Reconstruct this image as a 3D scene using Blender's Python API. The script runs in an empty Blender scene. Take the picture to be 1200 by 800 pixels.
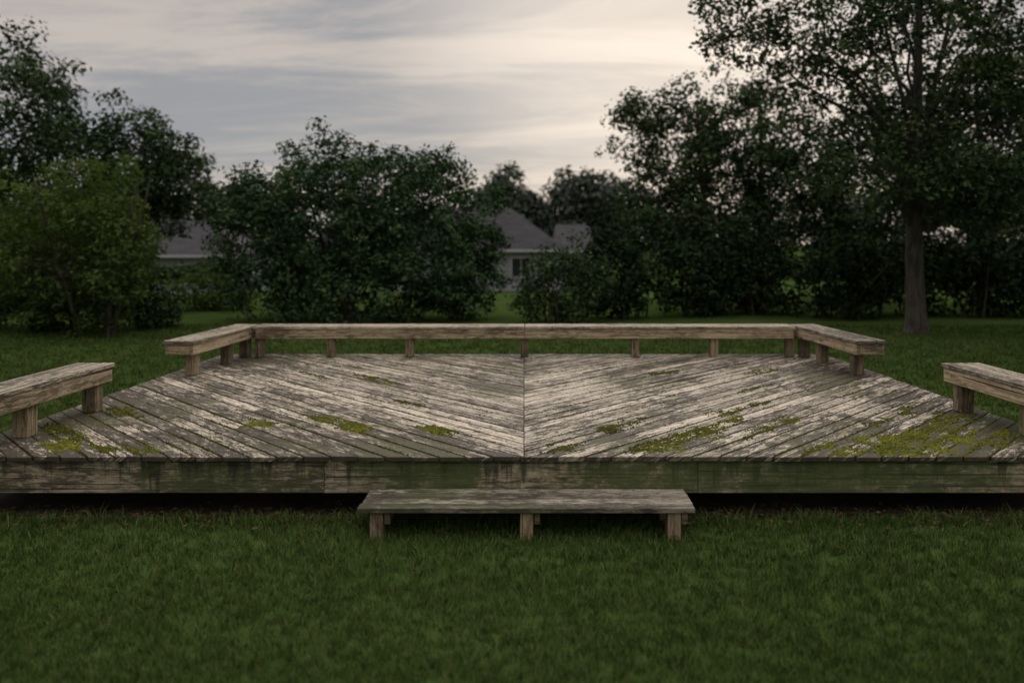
import bpy, math, random
import numpy as np
from mathutils import Vector
random.seed(7)
RNG = np.random.default_rng(11)
scene = bpy.context.scene
COL = scene.collection

# ------------------------------------------------------------------ helpers
class Acc:
    def __init__(s): s.v=[]; s.f=[]; s.uv=[]; s.c=[]
    def box(s, c, ax, ay, az, L, rnd=None, endshade=True):
        c=Vector(c); ax=Vector(ax).normalized(); ay=Vector(ay).normalized(); az=Vector(az).normalized()
        lx,ly,lz=[q/2 for q in L]
        r=random.random() if rnd is None else rnd
        ou=random.uniform(0,50); ov=random.uniform(0,50)
        b=len(s.v)
        loc=[]
        for i in (-1,1):
            for j in (-1,1):
                for k in (-1,1):
                    s.v.append(tuple(c+ax*i*lx+ay*j*ly+az*k*lz)); loc.append((i*lx,j*ly,k*lz))
        fs=[(0,1,3,2),(4,6,7,5),(0,4,5,1),(2,3,7,6),(0,2,6,4),(1,5,7,3)]
        for n,f in enumerate(fs):
            s.f.append(tuple(b+q for q in f))
            for q in f:
                x,y,z=loc[q]
                if n<2: u,v=y*0.3+ou,z+ov
                elif n<4: u,v=x+ou,z+ov+0.37
                else: u,v=x+ou,y+ov
                s.uv.append((u,v)); s.c.append((r,1.0 if n<2 else 0.0,0,1))
    def prism(s, poly, z0, z1, d, rnd, tilt=0):
        p=Vector((-d[1],d[0])); D=Vector(d)
        ou=random.uniform(0,50); ov=random.uniform(0,50)
        n=len(poly); b=len(s.v)
        for z in (z0,z1):
            for (x,y) in poly: s.v.append((x,y,z))
        def UV(x,y,z): return (x*D[0]+y*D[1]+ou, x*p[0]+y*p[1]+ov+(z-z1))
        s.f.append(tuple(b+n+i for i in range(n)))
        for i in range(n): s.uv.append(UV(poly[i][0],poly[i][1],z1)); s.c.append((rnd,0,0,1))
        s.f.append(tuple(b+i for i in reversed(range(n))))
        for i in reversed(range(n)): s.uv.append(UV(poly[i][0],poly[i][1],z0)); s.c.append((rnd,0,0,1))
        for i in range(n):
            j=(i+1)%n
            s.f.append((b+i,b+j,b+n+j,b+n+i))
            for q,z in ((i,z0),(j,z0),(j,z1),(i,z1)):
                s.uv.append(UV(poly[q][0],poly[q][1],z)); s.c.append((rnd,1,0,1))
    def obj(s, name, mat, parent=None, bevel=0.0):
        me=bpy.data.meshes.new(name); me.from_pydata(s.v,[],s.f)
        uvl=me.uv_layers.new(name="UVMap"); uvl.data.foreach_set("uv",np.array(s.uv,dtype=np.float32).ravel())
        ca=me.color_attributes.new("brd",'FLOAT_COLOR','CORNER'); ca.data.foreach_set("color",np.array(s.c,dtype=np.float32).ravel())
        me.materials.append(mat)
        o=bpy.data.objects.new(name,me); COL.objects.link(o)
        if parent: o.parent=parent
        if bevel>0:
            m=o.modifiers.new("bevel",'BEVEL'); m.width=bevel; m.segments=2; m.limit_method='ANGLE'; m.angle_limit=math.radians(40)
        return o

def empty(name, loc=(0,0,0)):
    e=bpy.data.objects.new(name,None); e.empty_display_size=0.3; COL.objects.link(e); return e

def np_mesh(name, V, F, mat, vals=None, parent=None, smooth=False):
    me=bpy.data.meshes.new(name)
    n=len(V); m,k=F.shape
    me.vertices.add(n); me.vertices.foreach_set("co",V.astype(np.float32).ravel())
    me.loops.add(m*k); me.loops.foreach_set("vertex_index",F.astype(np.int32).ravel())
    me.polygons.add(m); me.polygons.foreach_set("loop_start",np.arange(0,m*k,k,dtype=np.int32))
    me.polygons.foreach_set("loop_total",np.full(m,k,dtype=np.int32))
    if smooth: me.polygons.foreach_set("use_smooth",np.ones(m,dtype=bool))
    me.update(calc_edges=True)
    if vals is not None:
        a=me.attributes.new("val",'FLOAT','POINT'); a.data.foreach_set("value",vals.astype(np.float32))
    me.materials.append(mat)
    o=bpy.data.objects.new(name,me); COL.objects.link(o)
    if parent: o.parent=parent
    return o

class NT:
    def __init__(s,tree): s.t=tree; s.n=tree.nodes; s.l=tree.links
    def new(s,typ,**kw):
        n=s.n.new(typ)
        for k,v in kw.items(): setattr(n,k,v)
        return n
    def link(s,a,b): s.l.new(a,b)
    def val(s,inp,v):
        if isinstance(v,bpy.types.NodeSocket): s.l.new(v,inp)
        else: inp.default_value=v
    def math(s,op,a,b=0.0,c=None,clamp=False):
        n=s.n.new('ShaderNodeMath'); n.operation=op; n.use_clamp=clamp
        s.val(n.inputs[0],a); s.val(n.inputs[1],b)
        if c is not None: s.val(n.inputs[2],c)
        return n.outputs[0]
    def noise(s,vec,scale,detail=4,rough=0.55,dist=0.0):
        n=s.n.new('ShaderNodeTexNoise'); s.l.new(vec,n.inputs['Vector'])
        n.inputs['Scale'].default_value=scale; n.inputs['Detail'].default_value=detail
        n.inputs['Roughness'].default_value=rough; n.inputs['Distortion'].default_value=dist
        return n.outputs['Fac']
    def scale(s,vec,sc):
        n=s.n.new('ShaderNodeMapping'); s.l.new(vec,n.inputs['Vector']); n.inputs['Scale'].default_value=sc
        return n.outputs['Vector']
    def rng(s,v,a,b,c=0.0,d=1.0,smooth=True):
        n=s.n.new('ShaderNodeMapRange'); n.interpolation_type='SMOOTHSTEP' if smooth else 'LINEAR'
        s.val(n.inputs['Value'],v)
        for k,q in (('From Min',a),('From Max',b),('To Min',c),('To Max',d)): n.inputs[k].default_value=q
        return n.outputs['Result']
    def mix(s,f,a,b,mode='MIX'):
        n=s.n.new('ShaderNodeMix'); n.data_type='RGBA'; n.blend_type=mode
        s.val(n.inputs[0],f)
        for inp,v in ((n.inputs[6],a),(n.inputs[7],b)):
            if isinstance(v,bpy.types.NodeSocket): s.l.new(v,inp)
            else: inp.default_value=(v[0],v[1],v[2],1)
        return n.outputs[2]

def material(name):
    m=bpy.data.materials.new(name); m.use_nodes=True; m.node_tree.nodes.clear()
    t=NT(m.node_tree); out=t.new('ShaderNodeOutputMaterial'); return m,t,out

def wood_mat(name, light, dark, stain=(0.05,0.04,0.03), stain_lo=0.5, stain_hi=0.62, stain_amt=0.8,
             moss=(0.07,0.09,0.02), moss_lo=0.6, moss_hi=0.75, moss_amt=0.6, drips=False, front_dirty=False, bump=0.5, knots=True, tlo=0.5, thi=1.2, blotw=.6, speck=0.0):
    m,t,out=material(name)
    uv=t.new('ShaderNodeUVMap').outputs[0]
    geo=t.new('ShaderNodeNewGeometry'); pos=geo.outputs['Position']
    at=t.new('ShaderNodeAttribute',attribute_name='brd'); sep=t.new('ShaderNodeSeparateColor'); t.link(at.outputs['Color'],sep.inputs[0])
    rnd=sep.outputs[0]; endg=sep.outputs[1]
    fine=t.noise(t.scale(uv,(2.2,110,1)),1,3,0.65,0.3)
    med=t.noise(t.scale(uv,(0.9,26,1)),1,3,0.6,0.8)
    blot=t.noise(t.scale(uv,(4.5,19,1)),1,5,0.8,0.5)
    base=t.mix(t.rng(med,0.38,0.62),dark,light)
    base=t.mix(t.rng(fine,0.38,0.54,0.6,0),base,dark)
    flake=t.noise(t.scale(uv,(9,42,1)),1,4,0.8,0.2)
    base=t.mix(t.rng(flake,0.52,0.57,0,0.6),base,tuple(min(.8,c*1.25) for c in light))
    tint=t.rng(rnd,0,1,tlo,thi,False)
    cmb=t.new('ShaderNodeCombineColor')
    for i,k in enumerate((1.0,0.985,0.96)): t.link(t.math('MULTIPLY',tint,k),cmb.inputs[i])
    base=t.mix(1.0,base,cmb.outputs[0],'MULTIPLY')
    big=t.noise(pos,1.1,3,0.6,0.4)
    sm=t.math('ADD',t.math('MULTIPLY',big,1-blotw),t.math('MULTIPLY',blot,blotw))
    sm=t.math('ADD',sm,t.rng(rnd,0,1,.03,-.03,False))
    if front_dirty:
        sx=t.new('ShaderNodeSeparateXYZ'); t.link(pos,sx.inputs[0])
        fd=t.math('ADD',t.rng(sx.outputs[1],8.2,6.0,0,0.03),t.rng(t.math('ABSOLUTE',sx.outputs[0]),2.4,4.4,0,0.05))
        sm=t.math('ADD',sm,fd)
    st=t.rng(sm,stain_lo,stain_hi,0,stain_amt)
    base=t.mix(st,base,stain)
    if speck>0:
        sp=t.math('ADD',t.math('MULTIPLY',flake,-.5),t.math('MULTIPLY',sm,1.0))
        sp2=t.noise(t.scale(uv,(22,55,1)),1,3,0.7,0.4)
        sp=t.math('ADD',sp,t.math('MULTIPLY',sp2,.5))
        base=t.mix(t.rng(sp,.51,.55,0,speck),base,(0.042,.032,.022))
    crack=t.noise(t.scale(uv,(0.55,62,1)),1,2,0.5,0.5)
    cr=t.rng(crack,0.62,0.66,0,0.9)
    base=t.mix(cr,base,(0.02,0.016,0.012))
    if knots:
        vo=t.new('ShaderNodeTexVoronoi'); t.link(t.scale(uv,(1.3,6.5,1)),vo.inputs['Vector']); vo.inputs['Scale'].default_value=1.0
        wob=t.math('ADD',vo.outputs['Distance'],t.math('MULTIPLY',t.noise(t.scale(uv,(18,40,1)),1,2),0.06))
        kn=t.rng(wob,0.10,0.15,0.75,0)
        base=t.mix(kn,base,(0.045,0.028,0.018))
        ring=t.math('SINE',t.math('MULTIPLY',wob,75.0))
        base=t.mix(t.math('MULTIPLY',t.rng(wob,0.12,0.3,0.35,0),t.rng(ring,-1,1)),base,dark)
    mz=t.noise(pos,1.15,3,0.55,0.2); mf=t.noise(pos,14,5,0.75)
    mm=t.math('ADD',t.math('MULTIPLY',mz,0.7),t.math('MULTIPLY',mf,0.3))
    if front_dirty: mm=t.math('ADD',mm,fd)
    base=t.mix(t.rng(mm,moss_lo,moss_hi,0,moss_amt),base,moss)
    if drips:
        dn=t.noise(t.scale(pos,(9,1,0.9)),1,5,0.65,0.2)
        sx2=t.new('ShaderNodeSeparateXYZ'); t.link(pos,sx2.inputs[0])
        dd=t.math('ADD',dn,t.rng(sx2.outputs[2],0.2,0.48,-0.07,0.08))
        base=t.mix(t.rng(dd,0.51,0.65,0,0.85),base,(0.020,0.020,0.013))
        gm=t.math('ADD',t.rng(sx2.outputs[0],-1.4,1.0,0.02,.14),t.math('ADD',t.math('MULTIPLY',mf,.5),t.math('MULTIPLY',mz,.5)))
        base=t.mix(t.rng(gm,.50,.66,0,.75),base,(0.058,0.086,0.024))
    base=t.mix(t.math('MULTIPLY',endg,0.5),base,(0.05,0.042,0.03))
    p=t.new('ShaderNodeBsdfPrincipled'); t.link(base,p.inputs['Base Color'])
    p.inputs['Roughness'].default_value=0.7; p.inputs['Specular IOR Level'].default_value=0.3
    h=t.math('ADD',t.math('MULTIPLY',fine,0.5),t.math('MULTIPLY',flake,0.5))
    h=t.math('SUBTRACT',h,t.math('MULTIPLY',cr,0.9))
    b=t.new('ShaderNodeBump'); b.inputs['Strength'].default_value=bump; b.inputs['Distance'].default_value=0.008
    t.link(h,b.inputs['Height']); t.link(b.outputs[0],p.inputs['Normal'])
    t.link(p.outputs[0],out.inputs[0]); return m

def leaf_mat(name, c0, c1, c2, trans=0.3):
    m,t,out=material(name)
    at=t.new('ShaderNodeAttribute',attribute_name='val')
    cr=t.new('ShaderNodeValToRGB'); t.link(at.outputs['Fac'],cr.inputs[0])
    e=cr.color_ramp.elements; e[0].position=0.0; e[0].color=(*c0,1); e[1].position=1.0; e[1].color=(*c2,1)
    k=e.new(0.5); k.color=(*c1,1)
    d=t.new('ShaderNodeBsdfDiffuse'); t.link(cr.outputs[0],d.inputs[0]); last=d.outputs[0]
    if trans>0:
        tr=t.new('ShaderNodeBsdfTranslucent'); t.link(t.mix(1.0,cr.outputs[0],(1.3,1.3,0.6),'MULTIPLY'),tr.inputs[0])
        mx=t.new('ShaderNodeMixShader'); mx.inputs[0].default_value=trans
        t.link(d.outputs[0],mx.inputs[1]); t.link(tr.outputs[0],mx.inputs[2])
        last=mx.outputs[0]
    t.link(last,out.inputs[0]); return m

def simple_mat(name, a, b, scale=4, rough=0.85, stretch=(1,1,1), bump=0.3, dist=0.02, detail=5):
    m,t,out=material(name)
    geo=t.new('ShaderNodeNewGeometry'); v=t.scale(geo.outputs['Position'],stretch)
    n=t.noise(v,scale,detail,0.65,0.2)
    p=t.new('ShaderNodeBsdfPrincipled'); t.link(t.mix(t.rng(n,0.3,0.7),a,b),p.inputs['Base Color'])
    p.inputs['Roughness'].default_value=rough; p.inputs['Specular IOR Level'].default_value=0.25
    bp=t.new('ShaderNodeBump'); bp.inputs['Strength'].default_value=bump; bp.inputs['Distance'].default_value=dist
    t.link(n,bp.inputs['Height']); t.link(bp.outputs[0],p.inputs['Normal']); t.link(p.outputs[0],out.inputs[0]); return m

# ------------------------------------------------------------------ materials
M_deck=wood_mat('weathered_deck_wood',(0.58,0.52,0.43),(0.26,0.215,0.160),stain=(0.048,0.037,0.025),stain_lo=0.50,stain_hi=0.545,stain_amt=0.86,
                moss=(0.070,0.070,0.025),moss_lo=0.52,moss_hi=0.62,moss_amt=0.6,front_dirty=True,bump=1.0,tlo=.66,thi=1.18,blotw=.68,speck=.88)
M_bench=wood_mat('weathered_bench_wood',(0.50,0.405,0.275),(0.24,0.18,0.115),stain=(0.07,0.052,0.032),stain_lo=0.51,stain_hi=0.57,stain_amt=0.75,
                moss=(0.09,0.10,0.04),moss_lo=0.6,moss_hi=0.75,moss_amt=0.4,bump=0.8,tlo=.75,thi=1.15)
M_top=wood_mat('bench_top_wood',(0.50,0.44,0.35),(0.25,0.21,0.15),stain=(.06,.05,.035),stain_lo=0.50,stain_hi=0.57,stain_amt=0.78,moss_lo=0.58,moss_hi=0.7,moss_amt=0.45,bump=0.8,tlo=.65,thi=1.1,speck=.5)
M_fascia=wood_mat('deck_fascia_wood',(0.44,0.375,0.27),(0.175,0.145,0.095),stain=(0.035,0.030,0.019),stain_lo=0.50,stain_hi=0.57,stain_amt=0.8,
                moss=(0.072,0.088,0.030),moss_lo=0.45,moss_hi=0.59,moss_amt=0.6,drips=True,bump=0.9,tlo=.9,thi=1.05)
M_step=wood_mat('step_wood',(0.42,0.38,0.31),(0.20,0.18,0.13),stain=(.045,.04,.028),stain_lo=0.49,stain_hi=0.56,stain_amt=0.8,moss_lo=0.52,moss_hi=0.66,moss_amt=0.55,bump=0.9,speck=.6)
M_post=wood_mat('post_wood',(0.34,0.265,0.17),(0.16,0.12,0.075),stain_lo=0.5,stain_hi=0.6,moss_lo=0.5,moss_hi=0.66,moss_amt=0.55,bump=0.7,tlo=.7)
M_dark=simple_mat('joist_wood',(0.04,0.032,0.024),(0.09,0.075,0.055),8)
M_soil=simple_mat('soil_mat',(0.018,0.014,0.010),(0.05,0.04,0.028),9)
M_bark=simple_mat('bark_mat',(0.03,0.026,0.020),(0.105,0.09,0.072),5,stretch=(3,3,0.5),bump=0.9,dist=0.06)
M_nail=simple_mat('nail_mat',(0.02,0.013,0.01),(0.05,0.03,0.02),20)

# ------------------------------------------------------------------ ground
def terrain(y):
    a=np.clip((y-30)/22.0,0,1); a=a*a*(3-2*a); return -1.3*a
m,t,out=material('lawn_mat')
geo=t.new('ShaderNodeNewGeometry'); pos=geo.outputs['Position']
n1=t.noise(pos,0.45,3,0.6); n2=t.noise(pos,9,4,0.75); n3=t.noise(t.scale(pos,(60,25,1)),1,2,0.7)
c=t.mix(t.rng(n1,0.35,0.65),(0.042,0.073,0.018),(0.064,0.102,0.027))
c=t.mix(t.rng(n2,0.45,0.7,0,0.5),c,(0.085,0.11,0.035))
c=t.mix(t.rng(n3,0.4,0.65,0,0.4),c,(0.022,0.036,0.011))
p=t.new('ShaderNodeBsdfDiffuse'); t.link(c,p.inputs[0])
bp=t.new('ShaderNodeBump'); bp.inputs['Distance'].default_value=0.03; bp.inputs['Strength'].default_value=0.8; t.link(n3,bp.inputs['Height']); t.link(bp.outputs[0],p.inputs['Normal'])
t.link(p.outputs[0],out.inputs[0]); M_lawn=m
xs=np.concatenate([np.linspace(-900,-60,8),np.linspace(-50,50,41),np.linspace(60,900,8)])
ys=np.concatenate([np.linspace(-300,-10,6),np.linspace(-5,80,60),np.linspace(90,1500,10)])
X,Y=np.meshgrid(xs,ys); Z=terrain(Y)
V=np.stack([X,Y,Z],-1).reshape(-1,3); nx=len(xs)
F=np.array([[j*nx+i,j*nx+i+1,(j+1)*nx+i+1,(j+1)*nx+i] for j in range(len(ys)-1) for i in range(nx-1)])
np_mesh('ground',V,F,M_lawn,smooth=True)

DZ=0.48; YF=5.96; YB=11.45
HW=lambda y: 4.47+0.10*(YB-y)/(YB-YF)
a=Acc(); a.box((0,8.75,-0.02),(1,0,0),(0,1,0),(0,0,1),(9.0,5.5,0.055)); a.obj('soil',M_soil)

# ------------------------------------------------------------------ deck
deck=empty('wooden_deck')
def clip(poly,nx_,ny_,c):
    res=[]
    for i in range(len(poly)):
        p=poly[i]; q=poly[(i+1)%len(poly)]
        dp=nx_*p[0]+ny_*p[1]-c; dq=nx_*q[0]+ny_*q[1]-c
        if dp<=0: res.append(p)
        if (dp<0<dq) or (dq<0<dp):
            u=dp/(dp-dq); res.append((p[0]+(q[0]-p[0])*u,p[1]+(q[1]-p[1])*u))
    return res
def area(p): return 0.5*sum(p[i][0]*p[(i+1)%len(p)][1]-p[(i+1)%len(p)][0]*p[i][1] for i in range(len(p)))
A=Acc(); nails=[]; gaps=[]
BW=0.135; GAP=0.013
for side in (-1,1):
    d=(side*math.sqrt(.5),math.sqrt(.5)); pr=(-d[1],d[0])
    xin=side*0.0025
    region=[(xin,YF-0.025),(side*HW(YF),YF-0.025),(side*HW(YB),YB),(xin,YB)]
    if area(region)<0: region.reverse()
    prs=[pr[0]*x+pr[1]*y for x,y in region]
    lo,hi=min(prs),max(prs)
    c0=math.floor(lo/(BW+GAP))*(BW+GAP)+0.03*side
    while c0<hi:
        w0=c0+random.uniform(-.0015,.0015); w1=c0+BW+random.uniform(-.0025,.0015)
        poly=clip(region,pr[0],pr[1],w1); poly=clip(poly,-pr[0],-pr[1],-w0) if len(poly)>2 else []
        c0+=BW+GAP
        if len(poly)<3 or abs(area(poly))<0.002: continue
        al=[d[0]*x+d[1]*y for x,y in poly]; s0,s1=min(al),max(al)
        cuts=[]
        if s1-s0>3.2 and random.random()<0.75:
            cuts=[s0+random.choice([0.35,0.5,0.65])*(s1-s0)+random.uniform(-.2,.2)]
        segs=[s0-1]+cuts+[s1+1]
        for i in range(len(segs)-1):
            q=poly
            q=clip(q,d[0],d[1],segs[i+1]-0.0025); q=clip(q,-d[0],-d[1],-(segs[i]+0.0025)) if len(q)>2 else []
            if len(q)<3 or abs(area(q))<0.0015: continue
            if area(q)<0: q.reverse()
            qq=[q[0]]
            for pt in q[1:]:
                if math.hypot(pt[0]-qq[-1][0],pt[1]-qq[-1][1])>0.004: qq.append(pt)
            if len(qq)<3: continue
            zt=DZ+random.uniform(-0.004,0.004)
            jit=random.uniform(-.009,.006)
            qq=[(x,y+jit) if y<YF-0.02 else (x,y) for x,y in qq]
            A.prism(qq,DZ-0.036,zt,d,random.random())
            for jx in np.arange(-4.4,4.5,0.41):
                if jx*side<0.1: continue
                for off in (0.025,BW-0.025):
                    pc=w0+off; yy=(pc-pr[0]*jx)/pr[1]
                    sa=d[0]*jx+d[1]*yy
                    if segs[i]+.02<sa<segs[i+1]-.02 and YF<yy<YB-.03 and abs(jx)<HW(yy)-.03: nails.append((jx+random.uniform(-.006,.006),yy,zt+0.0006))
A.obj('deck_boards',M_deck,deck,bevel=0.005)
V=[];F=[]
for (x,y,z) in nails:
    b=len(V); r=0.0065
    for i in range(6): V.append((x+r*math.cos(i*math.pi/3),y+r*math.sin(i*math.pi/3),z))
    F.append([b+i for i in range(6)])
np_mesh('nail_heads',np.array(V),np.array(F),M_nail,parent=deck)
A=Acc(); xs_=[-4.55,-1.55,1.35,4.55]
zf=(DZ-0.036-0.004+0.195)/2
for i in range(3):
    x0,x1=xs_[i],xs_[i+1]
    A.box(((x0+x1)/2,YF+0.02,zf),(1,0,0),(0,1,0),(0,0,1),(x1-x0-0.003,0.04,DZ-0.04-0.195+random.uniform(-.003,.003)))
A.obj('front_fascia',M_fascia,deck,bevel=0.003)
A=Acc()
for sd in (-1,1):
    A.box((sd*4.48,(YF+YB)/2+0.02,zf),(sd*-0.1,YB-YF,0),(YB-YF,sd*0.1,0),(0,0,1),(YB-YF-0.08,0.04,0.245))
A.box((0,YB-0.03,zf),(1,0,0),(0,1,0),(0,0,1),(8.84,0.04,0.245))
A.obj('side_fascia',M_fascia,deck,bevel=0.003)
A=Acc()
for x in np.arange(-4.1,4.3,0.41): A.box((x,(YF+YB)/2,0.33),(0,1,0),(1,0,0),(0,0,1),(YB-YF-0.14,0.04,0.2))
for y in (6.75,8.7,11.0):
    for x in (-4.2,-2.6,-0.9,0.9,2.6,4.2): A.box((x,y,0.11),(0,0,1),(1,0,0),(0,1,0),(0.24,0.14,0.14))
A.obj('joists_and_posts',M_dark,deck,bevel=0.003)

# ------------------------------------------------------------------ step
step=empty('deck_step')
A=Acc(); SZ=0.232
nb=4; w=(0.455-3*0.008)/nb
for i in range(nb):
    y=5.495+w/2+i*(w+0.008)
    A.box((0.02+random.uniform(-.008,.008),y,SZ-0.018+random.uniform(-.003,.003)),(1,0,0),(0,1,0),(0,0,1),(2.42,w,0.036))
A.obj('tread_boards',M_step,step,bevel=0.005)
A=Acc()
for x in (-1.06,0.02,1.08):
    A.box((x,5.56,0.085),(0,0,1),(1,0,0),(0,1,0),(0.215,0.095,0.095)); A.box((x,5.86,0.085),(0,0,1),(1,0,0),(0,1,0),(0.215,0.095,0.095))
    A.box((x+0.075,5.72,0.15),(0,1,0),(1,0,0),(0,0,1),(0.4,0.04,0.08))
A.obj('legs',M_post,step,bevel=0.005)

# ------------------------------------------------------------------ benches
def bench(p0,p1,outward,legs,width=0.385,top=0.45,leg=0.135,name='deck_bench',caps=(True,True),pieces=1):
    e=empty(name)
    p0=Vector((p0[0],p0[1],0)); p1=Vector((p1[0],p1[1],0)); ax=(p1-p0).normalized(); L=(p1-p0).length
    o=Vector((outward[0],outward[1],0)); o=(o-ax*o.dot(ax)).normalized(); up=Vector((0,0,1))
    T=Acc(); B=Acc(); G=Acc()
    n=3; w=(width-(n-1)*0.008)/n; zt=DZ+top
    for i in range(n):
        segL=L/pieces
        for k in range(pieces):
            c=p0+ax*(segL*(k+.5))+o*(w/2+i*(w+0.008)); c.z=zt-0.019+random.uniform(-.002,.002)
            T.box(c,ax,o,up,(segL-0.004+random.uniform(-.010,.002),w,0.038))
    for off in (0.012+0.019,width-0.012-0.019):
        segL=(L-0.05)/pieces
        for k in range(pieces):
            c=p0+ax*(0.025+segL*(k+.5))+o*off; c.z=zt-0.040-0.068
            B.box(c,ax,o,up,(segL-0.004,0.038,0.136))
    for s_,cap in ((0.045,caps[0]),(L-0.045,caps[1])):
        if cap:
            c=p0+ax*s_+o*(width/2); c.z=zt-0.040-0.066
            B.box(c,o,ax,up,(width-0.106,0.038,0.13))
    for s_ in legs:
        c=p0+ax*s_+o*(0.054+leg/2); h=top-0.04; c.z=DZ+h/2+0.001
        G.box(c,up,ax,o,(h-0.004,leg,leg))
        c=p0+ax*(s_+leg/2+0.024)+o*(width/2); c.z=zt-0.040-0.06
        B.box(c,o,ax,up,(width-0.11,0.038,0.10))
    T.obj('seat_boards',M_top,e,bevel=0.005); B.obj('seat_rails',M_bench,e,bevel=0.004); G.obj('legs',M_post,e,bevel=0.006)
    return e
bench((-3.90,11.07),(3.92,11.07),(0,1),[0.06,1.10,2.24,3.91,5.52,6.66,7.76],leg=0.115,caps=(False,False),pieces=2)
bench((-4.06,9.42),(-3.905,11.42),(-1,0),[0.22,1.15,1.72],leg=0.13)
bench((4.08,9.42),(3.925,11.42),(1,0),[0.22,1.15,1.72],leg=0.13)
bench((-4.17,6.02),(-4.11,7.72),(-1,0),[0.55,1.52])
bench((4.24,6.02),(4.19,7.72),(1,0),[0.55,1.52])

# ------------------------------------------------------------------ moss
M_moss=leaf_mat('moss_mat',(0.032,0.034,0.010),(0.085,0.092,0.018),(0.21,0.205,0.032),trans=0)
patches=[(3.31,6.32,.50,.15,1.0),(2.70,6.25,.42,.11,1.0),(3.05,6.2,.35,.09,1.0),(3.6,6.6,.40,.10,.85),(1.62,6.80,.55,.05,.75),(1.35,6.42,.5,.06,.8),(1.05,6.25,.3,.05,.6),(-2.47,7.07,.18,.05,.95),
         (-1.87,7.2,.15,.05,.95),(-1.52,6.92,.22,.05,1.),(-.77,6.78,.16,.04,.85),(-3.79,6.3,.15,.07,1.),(-3.3,6.15,.15,.05,.7),(4.0,7.2,.35,.07,.6),(3.9,6.5,.35,.11,.85),(0.3,6.15,.2,.04,.35),
         (3.0,9.8,.4,.05,.4),(1.9,9.9,.3,.04,.35),(-3.9,7.5,.3,.05,.4),(-1.8,9.3,.4,.05,.35),(2.1,7.6,.5,.05,.45),(-3.1,6.2,.2,.04,.4),(2.2,6.9,.5,.05,.55),(3.5,7.3,.5,.06,.45),(0.9,7.0,.35,.04,.35),(3.7,6.9,.5,.06,.6),
         (-4.0,6.7,.35,.06,.6),(-2.6,9.6,.4,.05,.3),(2.6,8.7,.4,.04,.35),(-1.2,7.9,.3,.04,.3)]
pts=[];tone=[]
def gapline(c,sg):
    return (np.floor((c-0.03*sg)/(BW+GAP)))*(BW+GAP)+0.03*sg-GAP/2
for (cx,cy,l,w,den) in patches:
    sg=1 if cx>0 else -1; d=np.array([sg*.7071,.7071]); pr=np.array([-d[1],d[0]])
    subs=[(RNG.uniform(-l,l),RNG.normal()*w,RNG.uniform(.02,.10)) for _ in range(int(5+l*38*den))]
    for (u,v,r) in subs:
        k=int(130*(.4+.6*den)*(r/.08)**1.4)+3
        off=RNG.normal(size=(k,2))*[r*0.85,r*0.28]
        c=pr@np.array([cx,cy])+v+off[:,1]; s=d@np.array([cx,cy])+u+off[:,0]
        gl=gapline(c+ (BW+GAP)/2,sg)+RNG.normal(size=k)*.010
        c=np.where(RNG.random(k)<.4,gl,c)
        keep=np.sin(s*23+np.sin(c*31)*2)*np.sin(c*47+s*9)+RNG.normal(size=k)*.4>-.45
        P=np.outer(s,d)+np.outer(c,pr); pts.append(P[keep]); tone.append(np.full(keep.sum(),.16+.46*den))
g=[]
for _ in range(520):
    sg=RNG.choice([-1,1]); d=np.array([sg*.7071,.7071]); pr=np.array([-d[1],d[0]])
    x=sg*abs(RNG.uniform(0.3,4.3)); y=6.0+RNG.random()**1.6*4.8
    c=gapline(pr@np.array([x,y]),sg)
    s0=d@np.array([x,y]); k=RNG.integers(10,70); ss=s0+RNG.normal(size=k)*.16
    g.append(np.outer(ss,d)+np.outer(c+RNG.normal(size=k)*.007,pr)); tone.append(np.full(k,.22))
P=np.concatenate(pts+g); tone=np.concatenate(tone); small=np.zeros(len(P),bool); small[-sum(len(q) for q in g):]=True
ok=(P[:,1]>YF)&(P[:,1]<YB-.05)&(np.abs(P[:,0])<4.45); P=P[ok]; tone=tone[ok]; small=small[ok]
ring=6; n=len(P); R=RNG.uniform(.004,.013,n); R[small]*=.6; H=R*RNG.uniform(.5,1.1,n)
ang=np.arange(ring)*2*np.pi/ring
V=np.zeros((n,2*ring+1,3))
for i in range(ring):
    jr=RNG.uniform(.7,1.3,n)
    V[:,i,0]=P[:,0]+R*jr*np.cos(ang[i]); V[:,i,1]=P[:,1]+R*jr*np.sin(ang[i]); V[:,i,2]=DZ-0.003
    V[:,ring+i,0]=P[:,0]+R*.65*jr*np.cos(ang[i]); V[:,ring+i,1]=P[:,1]+R*.65*jr*np.sin(ang[i]); V[:,ring+i,2]=DZ+H*.75*RNG.uniform(.7,1.2,n)
V[:,2*ring,0]=P[:,0];V[:,2*ring,1]=P[:,1];V[:,2*ring,2]=DZ+H
base=(np.arange(n)*(2*ring+1))[:,None]
F=[]
for i in range(ring):
    j=(i+1)%ring
    F.append(base+[i,j,ring+j]); F.append(base+[i,ring+j,ring+i]); F.append(base+[ring+i,ring+j,2*ring])
vals=np.repeat(np.clip(tone+RNG.normal(0,.2,n)+0.15*np.sin(P[:,0]*9)*np.sin(P[:,1]*11),0,1),2*ring+1)
np_mesh('moss',V.reshape(-1,3),np.concatenate(F),M_moss,vals)
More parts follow.
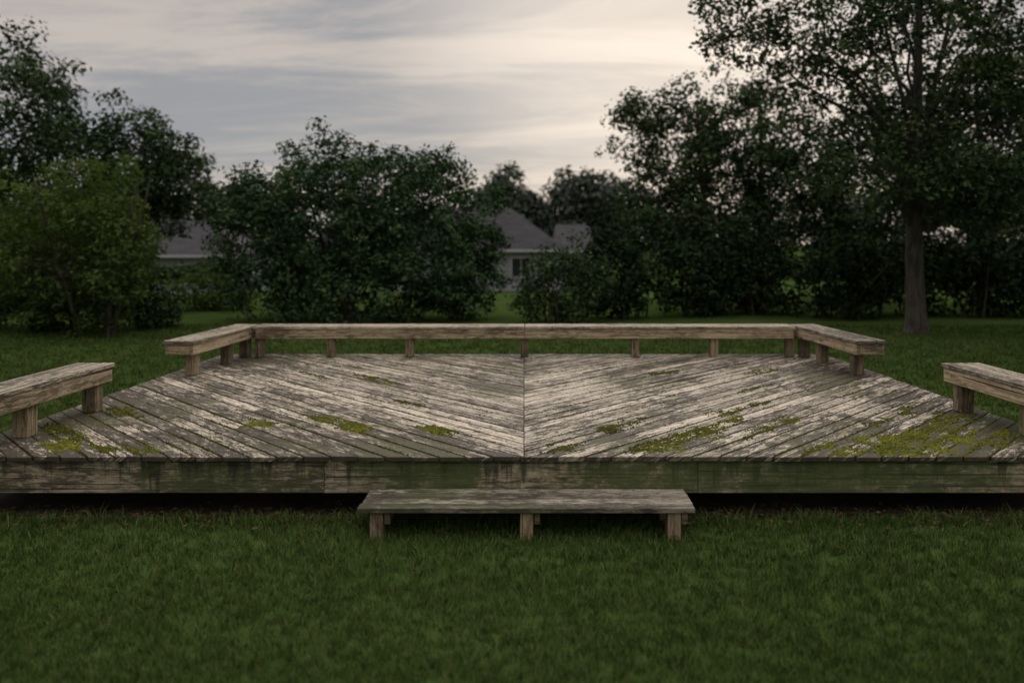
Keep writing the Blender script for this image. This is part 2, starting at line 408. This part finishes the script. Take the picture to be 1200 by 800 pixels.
def flakes(name,P,size,mat):
    n=len(P); th=RNG.uniform(0,2*np.pi,n); L=RNG.uniform(*size,n); W=L*RNG.uniform(.3,.6,n)
    t_=np.stack([np.cos(th),np.sin(th),RNG.normal(size=n)*.15],-1); b_=np.stack([-np.sin(th),np.cos(th),RNG.normal(size=n)*.25],-1)
    V=np.stack([P-t_*L[:,None],P-b_*W[:,None],P+t_*L[:,None],P+b_*W[:,None]],1).reshape(-1,3)
    F=(np.arange(n)*4)[:,None]+np.arange(4)
    return np_mesh(name,V,F,mat,np.repeat(RNG.random(n),4))
M_deb=leaf_mat('leaf_litter_mat',(0.022,0.014,0.008),(0.06,0.038,0.02),(0.15,0.10,0.05),trans=0)
cc=np.stack([RNG.uniform(-4.4,4.4,480),YF+RNG.random(480)**1.2*5.3],-1)
Q=[]
for (x,y) in cc:
    k=RNG.integers(4,26); sg=1 if x>0 else -1
    u=RNG.normal(size=k)*.25; v=RNG.normal(size=k)*.05
    Q.append(np.stack([x+sg*.7071*u-.7071*v,y+.7071*u+sg*.7071*v,np.full(k,DZ+0.0065)],-1))
Q=np.concatenate(Q); Q=Q[(Q[:,1]>YF)&(Q[:,1]<YB)&(np.abs(Q[:,0])<4.4)]
flakes('leaf_litter',Q,(.003,.011),M_deb)
Q=np.stack([RNG.uniform(-4.6,4.6,2600),RNG.normal(5.98,.14,2600),np.full(2600,.02)],-1); Q[:,2]+=RNG.random(2600)*.02
flakes('leaf_litter',Q,(.008,.03),M_deb)

# ------------------------------------------------------------------ grass
M_grass=leaf_mat('grass_mat',(0.028,0.052,0.011),(0.068,0.112,0.026),(0.165,0.185,0.068),trans=0)
def grass():
    NT_=46000
    u=RNG.random(NT_)
    d0,d1=3.2,20.0
    grid=np.linspace(d0,d1,2000); pdf=(1.45*grid+1.8)/grid**2.0; cdf=np.cumsum(pdf); cdf/=cdf[-1]
    y=np.interp(u,cdf,grid); x=(RNG.random(NT_)*2-1)*(0.725*y+.9)
    keep=~((np.abs(x)<4.5)&(y>5.93)&(y<11.5)); x=x[keep]; y=y[keep]
    B=11; n=len(x)
    sc=(y/4.0)**0.75; sc=np.maximum(sc,.8)
    clump=0.5+0.25*np.sin(x*3.1+1.3*np.sin(y*2.3))*np.sin(y*3.7+np.sin(x*2.7))+.25*np.sin(x*7.3+y*2.1)*np.sin(y*8.9-x*1.7)
    X=np.repeat(x,B)+RNG.normal(size=n*B)*.020*np.repeat(sc,B); Y=np.repeat(y,B)+RNG.normal(size=n*B)*.020*np.repeat(sc,B)
    S=np.repeat(sc,B); N=n*B
    h=(RNG.uniform(.022,.058,N))*(0.7+.6*np.repeat(clump,B))*S**.35
    edge=(np.abs(Y-5.86)<.13)&(np.abs(X)<4.8); h[edge]*=RNG.uniform(1,2.0,edge.sum())
    w=RNG.uniform(.0012,.0024,N)*S
    lean_t=np.repeat(RNG.uniform(0,2*np.pi,n),B); th=lean_t+RNG.normal(size=N)*1.3
    lean=h*RNG.uniform(.15,1.0,N)
    fx=RNG.uniform(0,2*np.pi,N); wx=np.cos(fx)*w; wy=np.sin(fx)*w
    lx=np.cos(th)*lean; ly=np.sin(th)*lean
    V=np.zeros((N,5,3))
    V[:,0]=np.stack([X-wx,Y-wy,0*X-.002],-1); V[:,1]=np.stack([X+wx,Y+wy,0*X-.002],-1)
    V[:,2]=np.stack([X+wx*.8+lx*.35,Y+wy*.8+ly*.35,h*.6],-1); V[:,3]=np.stack([X-wx*.8+lx*.35,Y-wy*.8+ly*.35,h*.6],-1)
    V[:,4]=np.stack([X+lx,Y+ly,h],-1)
    b=(np.arange(N)*5)[:,None]
    F=np.concatenate([b+[0,1,2],b+[0,2,3],b+[3,2,4]])
    low=.5+.5*np.sin(X*.9+.7*np.sin(Y*1.1))*np.sin(Y*.8+1.)
    v=np.clip(RNG.normal(.40,.25,N)+.18*(low-.5)+.14*(np.repeat(clump,B)-.5)+.34*(np.repeat(RNG.random(n),B)-.5),0,.9)
    dry=RNG.random(N)<.04; v[dry]=1.0
    np_mesh('lawn_grass',V.reshape(-1,3),F,M_grass,np.repeat(v,5))
grass()

# ------------------------------------------------------------------ trees
def tube(Vs,Fs,pts,rad,sides=8):
    pts=[Vector(p) for p in pts]; b0=len(Vs)
    for i,p in enumerate(pts):
        tn=(pts[min(i+1,len(pts)-1)]-pts[max(i-1,0)]).normalized()
        r=Vector((1,0,0)) if abs(tn.x)<.8 else Vector((0,1,0)); a_=tn.cross(r).normalized(); b_=tn.cross(a_)
        for k in range(sides):
            an=2*math.pi*k/sides; Vs.append(tuple(p+(a_*math.cos(an)+b_*math.sin(an))*rad[i]))
    for i in range(len(pts)-1):
        for k in range(sides):
            k2=(k+1)%sides; Fs.append((b0+i*sides+k,b0+i*sides+k2,b0+(i+1)*sides+k2,b0+(i+1)*sides+k))
PF=0.55; LF=1.22
def leaves_from(clumps,per,leaf,flat=.6,rng=RNG,vbase=.45):
    per=per*PF; leaf=leaf*LF
    C=np.array([c[:3] for c in clumps]); S=np.array([c[3] for c in clumps]); n=len(C)
    cnt=np.maximum(4,(per*(S/np.mean(S))**1.6)).astype(int)
    idx=np.repeat(np.arange(n),cnt); N=len(idx)
    g=rng.normal(size=(N,3)); g/=np.linalg.norm(g,axis=1)[:,None]; g*=(rng.random(N)**.45)[:,None]*1.15
    P=C[idx]+g*S[idx][:,None]*[1,1,flat]
    P[:,2]-=.25*S[idx]*(g[:,0]**2+g[:,1]**2)
    nrm=rng.normal(size=(N,3))*.6+g*.9+[0,0,.6]; nrm/=np.linalg.norm(nrm,axis=1)[:,None]
    tt=rng.normal(size=(N,3)); tt-=nrm*np.sum(tt*nrm,1)[:,None]; tt/=np.linalg.norm(tt,axis=1)[:,None]
    bb=np.cross(nrm,tt); L=leaf*rng.uniform(.6,1.3,N)[:,None]; W=L*.55
    V=np.stack([P-tt*L/2,P-bb*W/2+tt*L*.08,P+tt*L/2,P+bb*W/2+tt*L*.08],1).reshape(-1,3)
    cv=rng.normal(0,.2,n)
    v=np.clip(vbase+cv[idx]+rng.normal(0,.10,N),0,1)
    return V,np.repeat(v,4)
def ell_clumps(ells,csize,rng=RNG,zmin=.1,shell=.35):
    out=[]
    for (cx,cy,cz,rx,ry,rz,n) in ells:
        ph=rng.uniform(0,6,4)
        for _ in range(n):
            d=rng.normal(size=3); d/=np.linalg.norm(d)
            lump=1+.12*math.sin(4*math.atan2(d[1],d[0])+ph[0]+2*d[2])+.10*math.sin(7*d[2]+ph[1]+3*d[0])
            r=(shell+(1-shell)*rng.random())**.7*lump
            p=(cx+d[0]*rx*r,cy+d[1]*ry*r,cz+d[2]*rz*r)
            if p[2]<zmin: p=(p[0],p[1],zmin+rng.random()*.5)
            out.append((*p,rng.uniform(*csize)))
    return out
def tree(name,base,trunk_r,trunk_top,ells,csize,per,leaf,mat,limbs=14,stems=1,zmin=.1,shell=.35,lean=(0,0),vbase=.45,extra=None,flat=.6,seed=1):
    rng=np.random.default_rng(seed)
    e=empty(name)
    cl=ell_clumps(ells,csize,rng,zmin,shell)
    if extra: cl+=extra
    V,v=leaves_from(cl,per,leaf,flat,rng,vbase)
    F=(np.arange(len(V)//4)*4)[:,None]+np.arange(4)
    np_mesh('foliage',V,F,mat,v,parent=e)
    Vs=[];Fs=[]; bx,by=base; bz=float(terrain(np.array(by)))
    for s_ in range(stems):
        ang=rng.uniform(0,6.28); sp=0 if stems==1 else .35
        b=Vector((bx+sp*math.cos(ang),by+sp*math.sin(ang),bz-.1)); tp=Vector((bx+lean[0]+sp*4*math.cos(ang)*(stems>1),by+lean[1]+sp*3*math.sin(ang)*(stems>1),trunk_top))
        K=9; path=[];rad=[]
        w1=rng.normal(size=3)*.1*trunk_top/6
        for i in range(K):
            f=i/(K-1); q=b.lerp(tp,f)+Vector((w1[0]*math.sin(f*5),w1[1]*math.sin(f*4),0)); path.append(q)
            flare=1+.6*max(0,1-f*9)**2
            rad.append(trunk_r/(stems**.5)*flare*(1-.82*f)+.01)
        path.insert(1,b.lerp(path[1],.3)); rad.insert(1,trunk_r/(stems**.5)*1.08)
        tube(Vs,Fs,path,rad,12)
        ids=rng.choice(len(cl),min(limbs,len(cl)),replace=False)
        for k in ids:
            c=Vector(cl[k][:3])
            hz=min(max((c.z-bz)*rng.uniform(.35,.7),trunk_top*.28),trunk_top*.9); f=(hz-b.z)/(tp.z-b.z); f=min(max(f,.15),.92)
            s=b.lerp(tp,f)+Vector((w1[0]*math.sin(f*5),w1[1]*math.sin(f*4),0))
            mid=s.lerp(c,.5)+Vector((rng.normal()*.15,rng.normal()*.15,.12*(c-s).length)); r0=trunk_r/(stems**.5)*(1-.8*f)*.42
            q1=s.lerp(mid,.5)+Vector((rng.normal()*.06,0,.05)); q3=mid.lerp(c,.5)+Vector((rng.normal()*.1,rng.normal()*.1,0))
            tube(Vs,Fs,[s,q1,mid,q3,c],[r0,r0*.8,r0*.6,r0*.4,r0*.15+.004],6)
            for _ in range(3):
                kk=rng.integers(len(cl)); cc_=Vector(cl[kk][:3])
                if (cc_-mid).length<2.2: tube(Vs,Fs,[mid,mid.lerp(cc_,.5)+Vector((0,0,.1)),cc_],[r0*.45,r0*.3,.006],5)
    me=bpy.data.meshes.new('trunk'); me.from_pydata(Vs,[],Fs); me.materials.append(M_bark)
    me.polygons.foreach_set("use_smooth",np.ones(len(Fs),dtype=bool))
    o=bpy.data.objects.new('trunk',me); COL.objects.link(o); o.parent=e
    return e

L_mid=leaf_mat('leaf_mid',(0.026,0.044,0.020),(0.046,0.073,0.031),(0.082,0.115,0.046),0)
L_maple=leaf_mat('leaf_maple',(0.026,0.048,0.023),(0.046,0.080,0.036),(0.084,0.126,0.055),0)
L_dark=leaf_mat('leaf_dark',(0.016,0.028,0.012),(0.028,0.046,0.020),(0.052,0.077,0.03),0)
L_light=leaf_mat('leaf_light',(0.040,0.068,0.022),(0.068,0.104,0.032),(0.115,0.155,0.048),.25)
L_far_haze=leaf_mat('leaf_far_haze',(0.050,0.062,0.052),(0.074,0.092,0.072),(0.11,0.135,0.095),0)  # dusk haze painted into the leaf colours: paler and greyer with distance

tree('maple_tree',(-4.8,22),.18,3.4,[(-5.75,22,2.75,2.6,2.2,2.55,300),(-2.75,21.6,2.6,2.2,2.1,2.45,260),(-4.2,22,3.3,2.2,1.6,1.6,130),(-7.35,21.6,2.4,1.35,1.6,1.9,150),(-4.3,21.4,1.0,3.6,1.8,1.1,150),(-1.7,21.4,1.5,1.1,1.3,1.5,80)],
     (.24,.48),92,.115,L_maple,limbs=0,stems=4,shell=.55,seed=3,vbase=.48)
tree('oak_tree',(-17.5,25),.32,8.5,[(-17.2,25,6.4,3.2,3,3.3,280),(-20,24,5,3,3,4,150),(-15.4,25,4.0,2.2,2.2,2.7,140)],(.3,.65),85,.145,L_mid,limbs=18,seed=5)
tree('oak_tree',(-13.2,26.5),.22,6.0,[(-13.0,26,4.8,1.8,2,2.2,140),(-11.9,26.5,4.2,1.4,1.6,1.6,85),(-14,26,3,1.6,2,2,80)],(.3,.6),90,.14,L_mid,limbs=12,seed=6)
tree('willow_tree',(-9.7,17.6),.07,3.6,[(-9.7,17.6,2.7,1.1,1.2,1.6,110),(-9.0,17.4,1.8,.7,1,1.2,60),(-10.9,17.6,2.5,1.1,1.2,1.7,95),(-11.6,17.6,1.6,1.0,1,1.3,60),(-10.0,17.5,1.0,1.5,1,.8,50)],(.2,.42),70,.10,L_light,limbs=10,stems=3,shell=.25,seed=8)
tree('ash_tree',(6.0,26),.17,7.0,[(5.2,26,5.6,2.0,2,2.2,110),(4.3,26,6.4,1.1,1.4,1.0,34),(6.8,26.5,5.2,1.8,2,2.4,85),(4.6,25.5,3.2,1.7,1.8,1.6,95),(6.6,26,2.6,1.8,1.8,1.5,80)],(.28,.6),80,.14,L_mid,limbs=18,shell=.3,seed=12)
tree('ash_tree',(8.6,28),.15,8.0,[(8.4,28,6.0,2.2,2.2,2.8,120),(9.5,28,4.0,2.5,2.2,2.2,130)],(.3,.65),80,.15,L_mid,limbs=14,seed=13)
tree('linden_tree',(9.25,18.1),.225,8.5,[(9.6,18.2,6.6,3.6,3.2,2.6,290),(12.8,18.5,5.6,2.8,3,2.8,230),(6.6,18.0,6.9,2.2,2.2,1.5,75),(5.0,17.6,7.7,1.4,1.8,.9,32),(8.6,17.3,4.0,2.6,1.8,.9,95),(10.8,17.0,3.4,1.9,1.6,.9,85),(13.5,17.2,3.2,1.9,1.6,1.0,85),(9.6,18.2,9.6,3.6,3.2,2.0,90)],
     (.24,.55),90,.11,L_mid,limbs=34,shell=.3,zmin=1.9,seed=21,vbase=.5)
tree('oak_tree',(15.5,26),.26,7.5,[(15.5,26,5.5,3.6,3,3.8,230),(20,25,5,3.5,3,4,150),(12.0,27,4.2,2.9,2.2,3.2,190)],(.35,.75),85,.16,L_mid,limbs=16,seed=22,vbase=.38)

def hedge(name,segs,csize,per,leaf,mat,seed,vbase=.4):
    rng=np.random.default_rng(seed); cl=ell_clumps(segs,csize,rng,.15,.3)
    V,v=leaves_from(cl,per,leaf,.7,rng,vbase); F=(np.arange(len(V)//4)*4)[:,None]+np.arange(4)
    e=empty(name); np_mesh('foliage',V,F,mat,v,parent=e)
    Vs=[];Fs=[]
    for (cx,cy,cz,rx,ry,rz,n) in segs:
        for _ in range(5):
            x=cx+rng.normal()*rx*.3; y=cy+rng.normal()*ry*.3
            tube(Vs,Fs,[(x,y,float(terrain(np.array(y)))-.05),(x+rng.normal()*.1,y,cz*.5),(x+rng.normal()*.4,y+rng.normal()*.3,cz+rz*.4)],[.035,.025,.008],6)
    me=bpy.data.meshes.new('stems'); me.from_pydata(Vs,[],Fs); me.materials.append(M_bark); o=bpy.data.objects.new('stems',me); COL.objects.link(o); o.parent=e
hedge('shrub',[(1.0,20.6,1.0,1.45,1.0,1.15,110)],(.2,.42),90,.10,L_mid,31)
hedge('shrub',[(-10.9,18.6,.7,1.3,.9,.9,70),(-13,19,.9,1.8,1,1.1,80),(-9.3,19.2,.6,.8,.7,.8,45)],(.22,.45),80,.11,L_dark,32)
sg=[]
rr=np.random.default_rng(5)
for x in np.arange(3.0,26,1.5): sg.append((x+rr.normal()*.3,22.3+rr.normal()*.5+abs(x-10)*.05,1.1+rr.random()*.3,1.25,.9,1.3+rr.random()*.7,66))
hedge('hedgerow',sg,(.28,.55),88,.14,L_dark,33,.3)
sg=[]
for x in np.arange(-30,-11.8,1.6): sg.append((x,23.5+rr.normal()*.4,1.2,1.3,.9,1.6+rr.random()*.8,56))
hedge('hedgerow',sg,(.28,.55),80,.14,L_dark,34,.3)
hedge('shrub',[(-9.9,24.5,.5,1.3,.7,.9,60)],(.2,.4),70,.12,L_light,35)
hedge('shrub',[(-20.8,44,.0,1.6,1.2,1.0,60),(-17.8,44,.1,1.3,1.2,1.4,50)],(.3,.6),60,.2,L_mid,36)
rng=np.random.default_rng(44); sg=[]
for x in np.arange(-95,95,5.0):
    y=78+rng.normal()*5; h=6.0+rng.random()*2.5+(1.5 if x<-30 or x>22 else 0)
    if -18<x<-2: h-=1.0
    sg.append((x+rng.normal(),y,h*.45,4.2,3.5,h*.55,80))
sg+= [(4.7,68,5.2,3.0,2.6,3.9,110),(7.6,69,5.2,2.6,2.6,3.7,90),(-2.2,70,5.5,2.2,2.6,3.3,90),(0.1,69,4.5,1.8,2,3.0,60),(-30,60,3.2,4,3,3.5,110)]
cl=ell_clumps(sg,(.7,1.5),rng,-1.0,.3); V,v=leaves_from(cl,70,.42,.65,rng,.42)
np_mesh('distant_tree_line',V,(np.arange(len(V)//4)*4)[:,None]+np.arange(4),L_far_haze,v)

# ------------------------------------------------------------------ houses
M_roof=simple_mat('roof_shingles',(0.032,0.031,0.036),(0.060,0.057,0.064),1.2,stretch=(1,1,6))
M_wall=simple_mat('siding',(0.24,0.25,0.26),(0.30,0.31,0.32),2,stretch=(.3,.3,9))
M_trim=simple_mat('trim',(0.40,0.40,0.40),(0.45,0.45,0.45),3)
M_glass,t_,o_=material('window_glass'); pg=t_.new('ShaderNodeBsdfPrincipled'); pg.inputs['Base Color'].default_value=(.02,.025,.03,1); pg.inputs['Roughness'].default_value=.08; t_.link(pg.outputs[0],o_.inputs[0])
def mesh_obj(name,V,F,mat,par):
    me=bpy.data.meshes.new(name); me.from_pydata(V,[],F); me.materials.append(mat); o=bpy.data.objects.new(name,me); COL.objects.link(o); o.parent=par; return o
def hip(x0,x1,y0,y1,ze,zr,ov=.5,inset=None):
    x0-=ov;x1+=ov;y0-=ov;y1+=ov; d=(y1-y0)/2 if inset is None else inset; ym=(y0+y1)/2
    V=[(x0,y0,ze),(x1,y0,ze),(x1,y1,ze),(x0,y1,ze),(x0+d,ym,zr),(x1-d,ym,zr)]
    F=[(0,1,5,4),(1,2,5),(2,3,4,5),(3,0,4),(3,2,1,0)]
    return V,F
def house(blocks,wins):
    e=empty('suburban_house')
    W=Acc();Tm=Acc();G=Acc();RV=[];RF=[]
    for (x0,x1,y0,y1,zb,ze,zr,ins) in blocks:
        W.box(((x0+x1)/2,(y0+y1)/2,(zb+ze-.02)/2),(1,0,0),(0,1,0),(0,0,1),(x1-x0,y1-y0,ze-zb-.02))
        v,f=hip(x0,x1,y0,y1,ze,zr,.5,ins); b=len(RV); RV+=v; RF+=[tuple(b+i for i in q) for q in f]
        Tm.box(((x0+x1)/2,y0-.52,ze-.1),(1,0,0),(0,1,0),(0,0,1),(x1-x0+1.0,.04,.18))
    for (x,y,z,w,h) in wins:
        G.box((x,y-.03,z),(1,0,0),(0,1,0),(0,0,1),(w,.04,h))
        for dx in (-w/2-.05,w/2+.05,0): Tm.box((x+dx,y-.06,z),(0,0,1),(1,0,0),(0,1,0),(h+.2,.1 if dx else .05,.06))
        for dz in (-h/2-.05,h/2+.05): Tm.box((x,y-.045,z+dz),(1,0,0),(0,1,0),(0,0,1),(w,.05,.1))
    W.obj('walls',M_wall,e); Tm.obj('trim',M_trim,e); G.obj('windows',M_glass,e); mesh_obj('roof',RV,RF,M_roof,e)
house([(-9.5,2.6,55,63,-1.4,1.7,4.9,4.2),(2.6,5.0,57,65,-1.4,1.6,3.6,0.4)],[(-.2,55,.4,1.3,1.3),(-3,55,.4,1.3,1.3),(3.8,57,.4,1.2,1.2),(1.2,55,.4,.5,1.4)])
house([(-31,-19.0,50,58,-1.4,1.4,3.8,4)],[(-22.0,50,.1,1.3,1.2),(-26,50,.1,1.3,1.2)])

# ------------------------------------------------------------------ world / light
EL=math.radians(20); AZ=math.radians(12)
sd=Vector((math.sin(AZ)*math.cos(EL),math.cos(AZ)*math.cos(EL),math.sin(EL)))
w=bpy.data.worlds.new("World"); scene.world=w; w.use_nodes=True; w.node_tree.nodes.clear(); t=NT(w.node_tree)
out=t.new('ShaderNodeOutputWorld'); bg=t.new('ShaderNodeBackground')
sky=t.new('ShaderNodeTexSky'); sky.sky_type='NISHITA'; sky.sun_disc=False; sky.sun_elevation=EL; sky.sun_rotation=AZ
tc=t.new('ShaderNodeTexCoord'); dirv=tc.outputs['Generated']
sx=t.new('ShaderNodeSeparateXYZ'); t.link(dirv,sx.inputs[0])
zz=t.math('MAXIMUM',sx.outputs[2],0.0); den=t.math('ADD',zz,0.16)
cx=t.math('DIVIDE',sx.outputs[0],den); cy=t.math('DIVIDE',sx.outputs[1],den)
cb=t.new('ShaderNodeCombineXYZ'); t.link(cx,cb.inputs[0]); t.link(cy,cb.inputs[1])
mp=t.new('ShaderNodeMapping'); t.link(cb.outputs[0],mp.inputs['Vector']); mp.inputs['Rotation'].default_value=(0,0,math.radians(-24)); mp.inputs['Scale'].default_value=(0.55,1.8,1); mp.inputs['Location'].default_value=(3.1,1.7,0)
n1=t.noise(mp.outputs[0],1.0,6,0.66,0.8); n2=t.noise(mp.outputs[0],0.5,2,0.5,0.3)
cl_=t.math('ADD',t.math('MULTIPLY',n1,.7),t.math('MULTIPLY',n2,.3))
f=t.rng(cl_,0.40,0.60)
cloud=t.mix(f,(0.330,0.332,0.350),(0.59,0.525,0.47))
dp=t.new('ShaderNodeVectorMath',operation='DOT_PRODUCT'); t.link(dirv,dp.inputs[0]); dp.inputs[1].default_value=sd
glow=t.rng(dp.outputs['Value'],0.91,1.0,0,1)
cloud=t.mix(t.math('MULTIPLY',glow,t.rng(f,0,1,.6,1,False)),cloud,(0.96,0.84,0.73))
zb=t.rng(sx.outputs[2],0.34,0.9,1.0,4.0)
bk=t.rng(dp.outputs['Value'],-0.9,0.7,0.7,1.0)
k=t.math('MULTIPLY',zb,bk)
cc3=t.new('ShaderNodeCombineColor'); [t.link(k,cc3.inputs[i]) for i in range(3)]
cloud=t.mix(1.0,cloud,cc3.outputs[0],'MULTIPLY')
skyc=t.mix(1.0,sky.outputs[0],(0.06,0.06,0.06),'MULTIPLY')
fin=t.mix(0.9,skyc,cloud)
t.link(fin,bg.inputs[0]); bg.inputs[1].default_value=1.0; t.link(bg.outputs[0],out.inputs[0])
sl=bpy.data.lights.new('sun','SUN'); sl.energy=0.9; sl.angle=math.radians(20); sl.color=(1,.9,.78)
so=bpy.data.objects.new('sun',sl); COL.objects.link(so); so.rotation_euler=(-sd).to_track_quat('-Z','Y').to_euler()

# ------------------------------------------------------------------ camera
cam=bpy.data.cameras.new('camera'); co=bpy.data.objects.new('camera',cam); COL.objects.link(co)
co.location=(0,0,2.13); co.rotation_euler=(math.radians(90),0,0)
cam.lens=27; cam.sensor_width=36; cam.shift_x=-14/1200; cam.shift_y=-115/1200; cam.clip_end=3000; cam.clip_start=.05
cam.dof.use_dof=True; cam.dof.focus_distance=7.0; cam.dof.aperture_fstop=0.8
scene.camera=co
scene.view_settings.view_transform='Standard'; scene.view_settings.look='None'; scene.view_settings.exposure=0
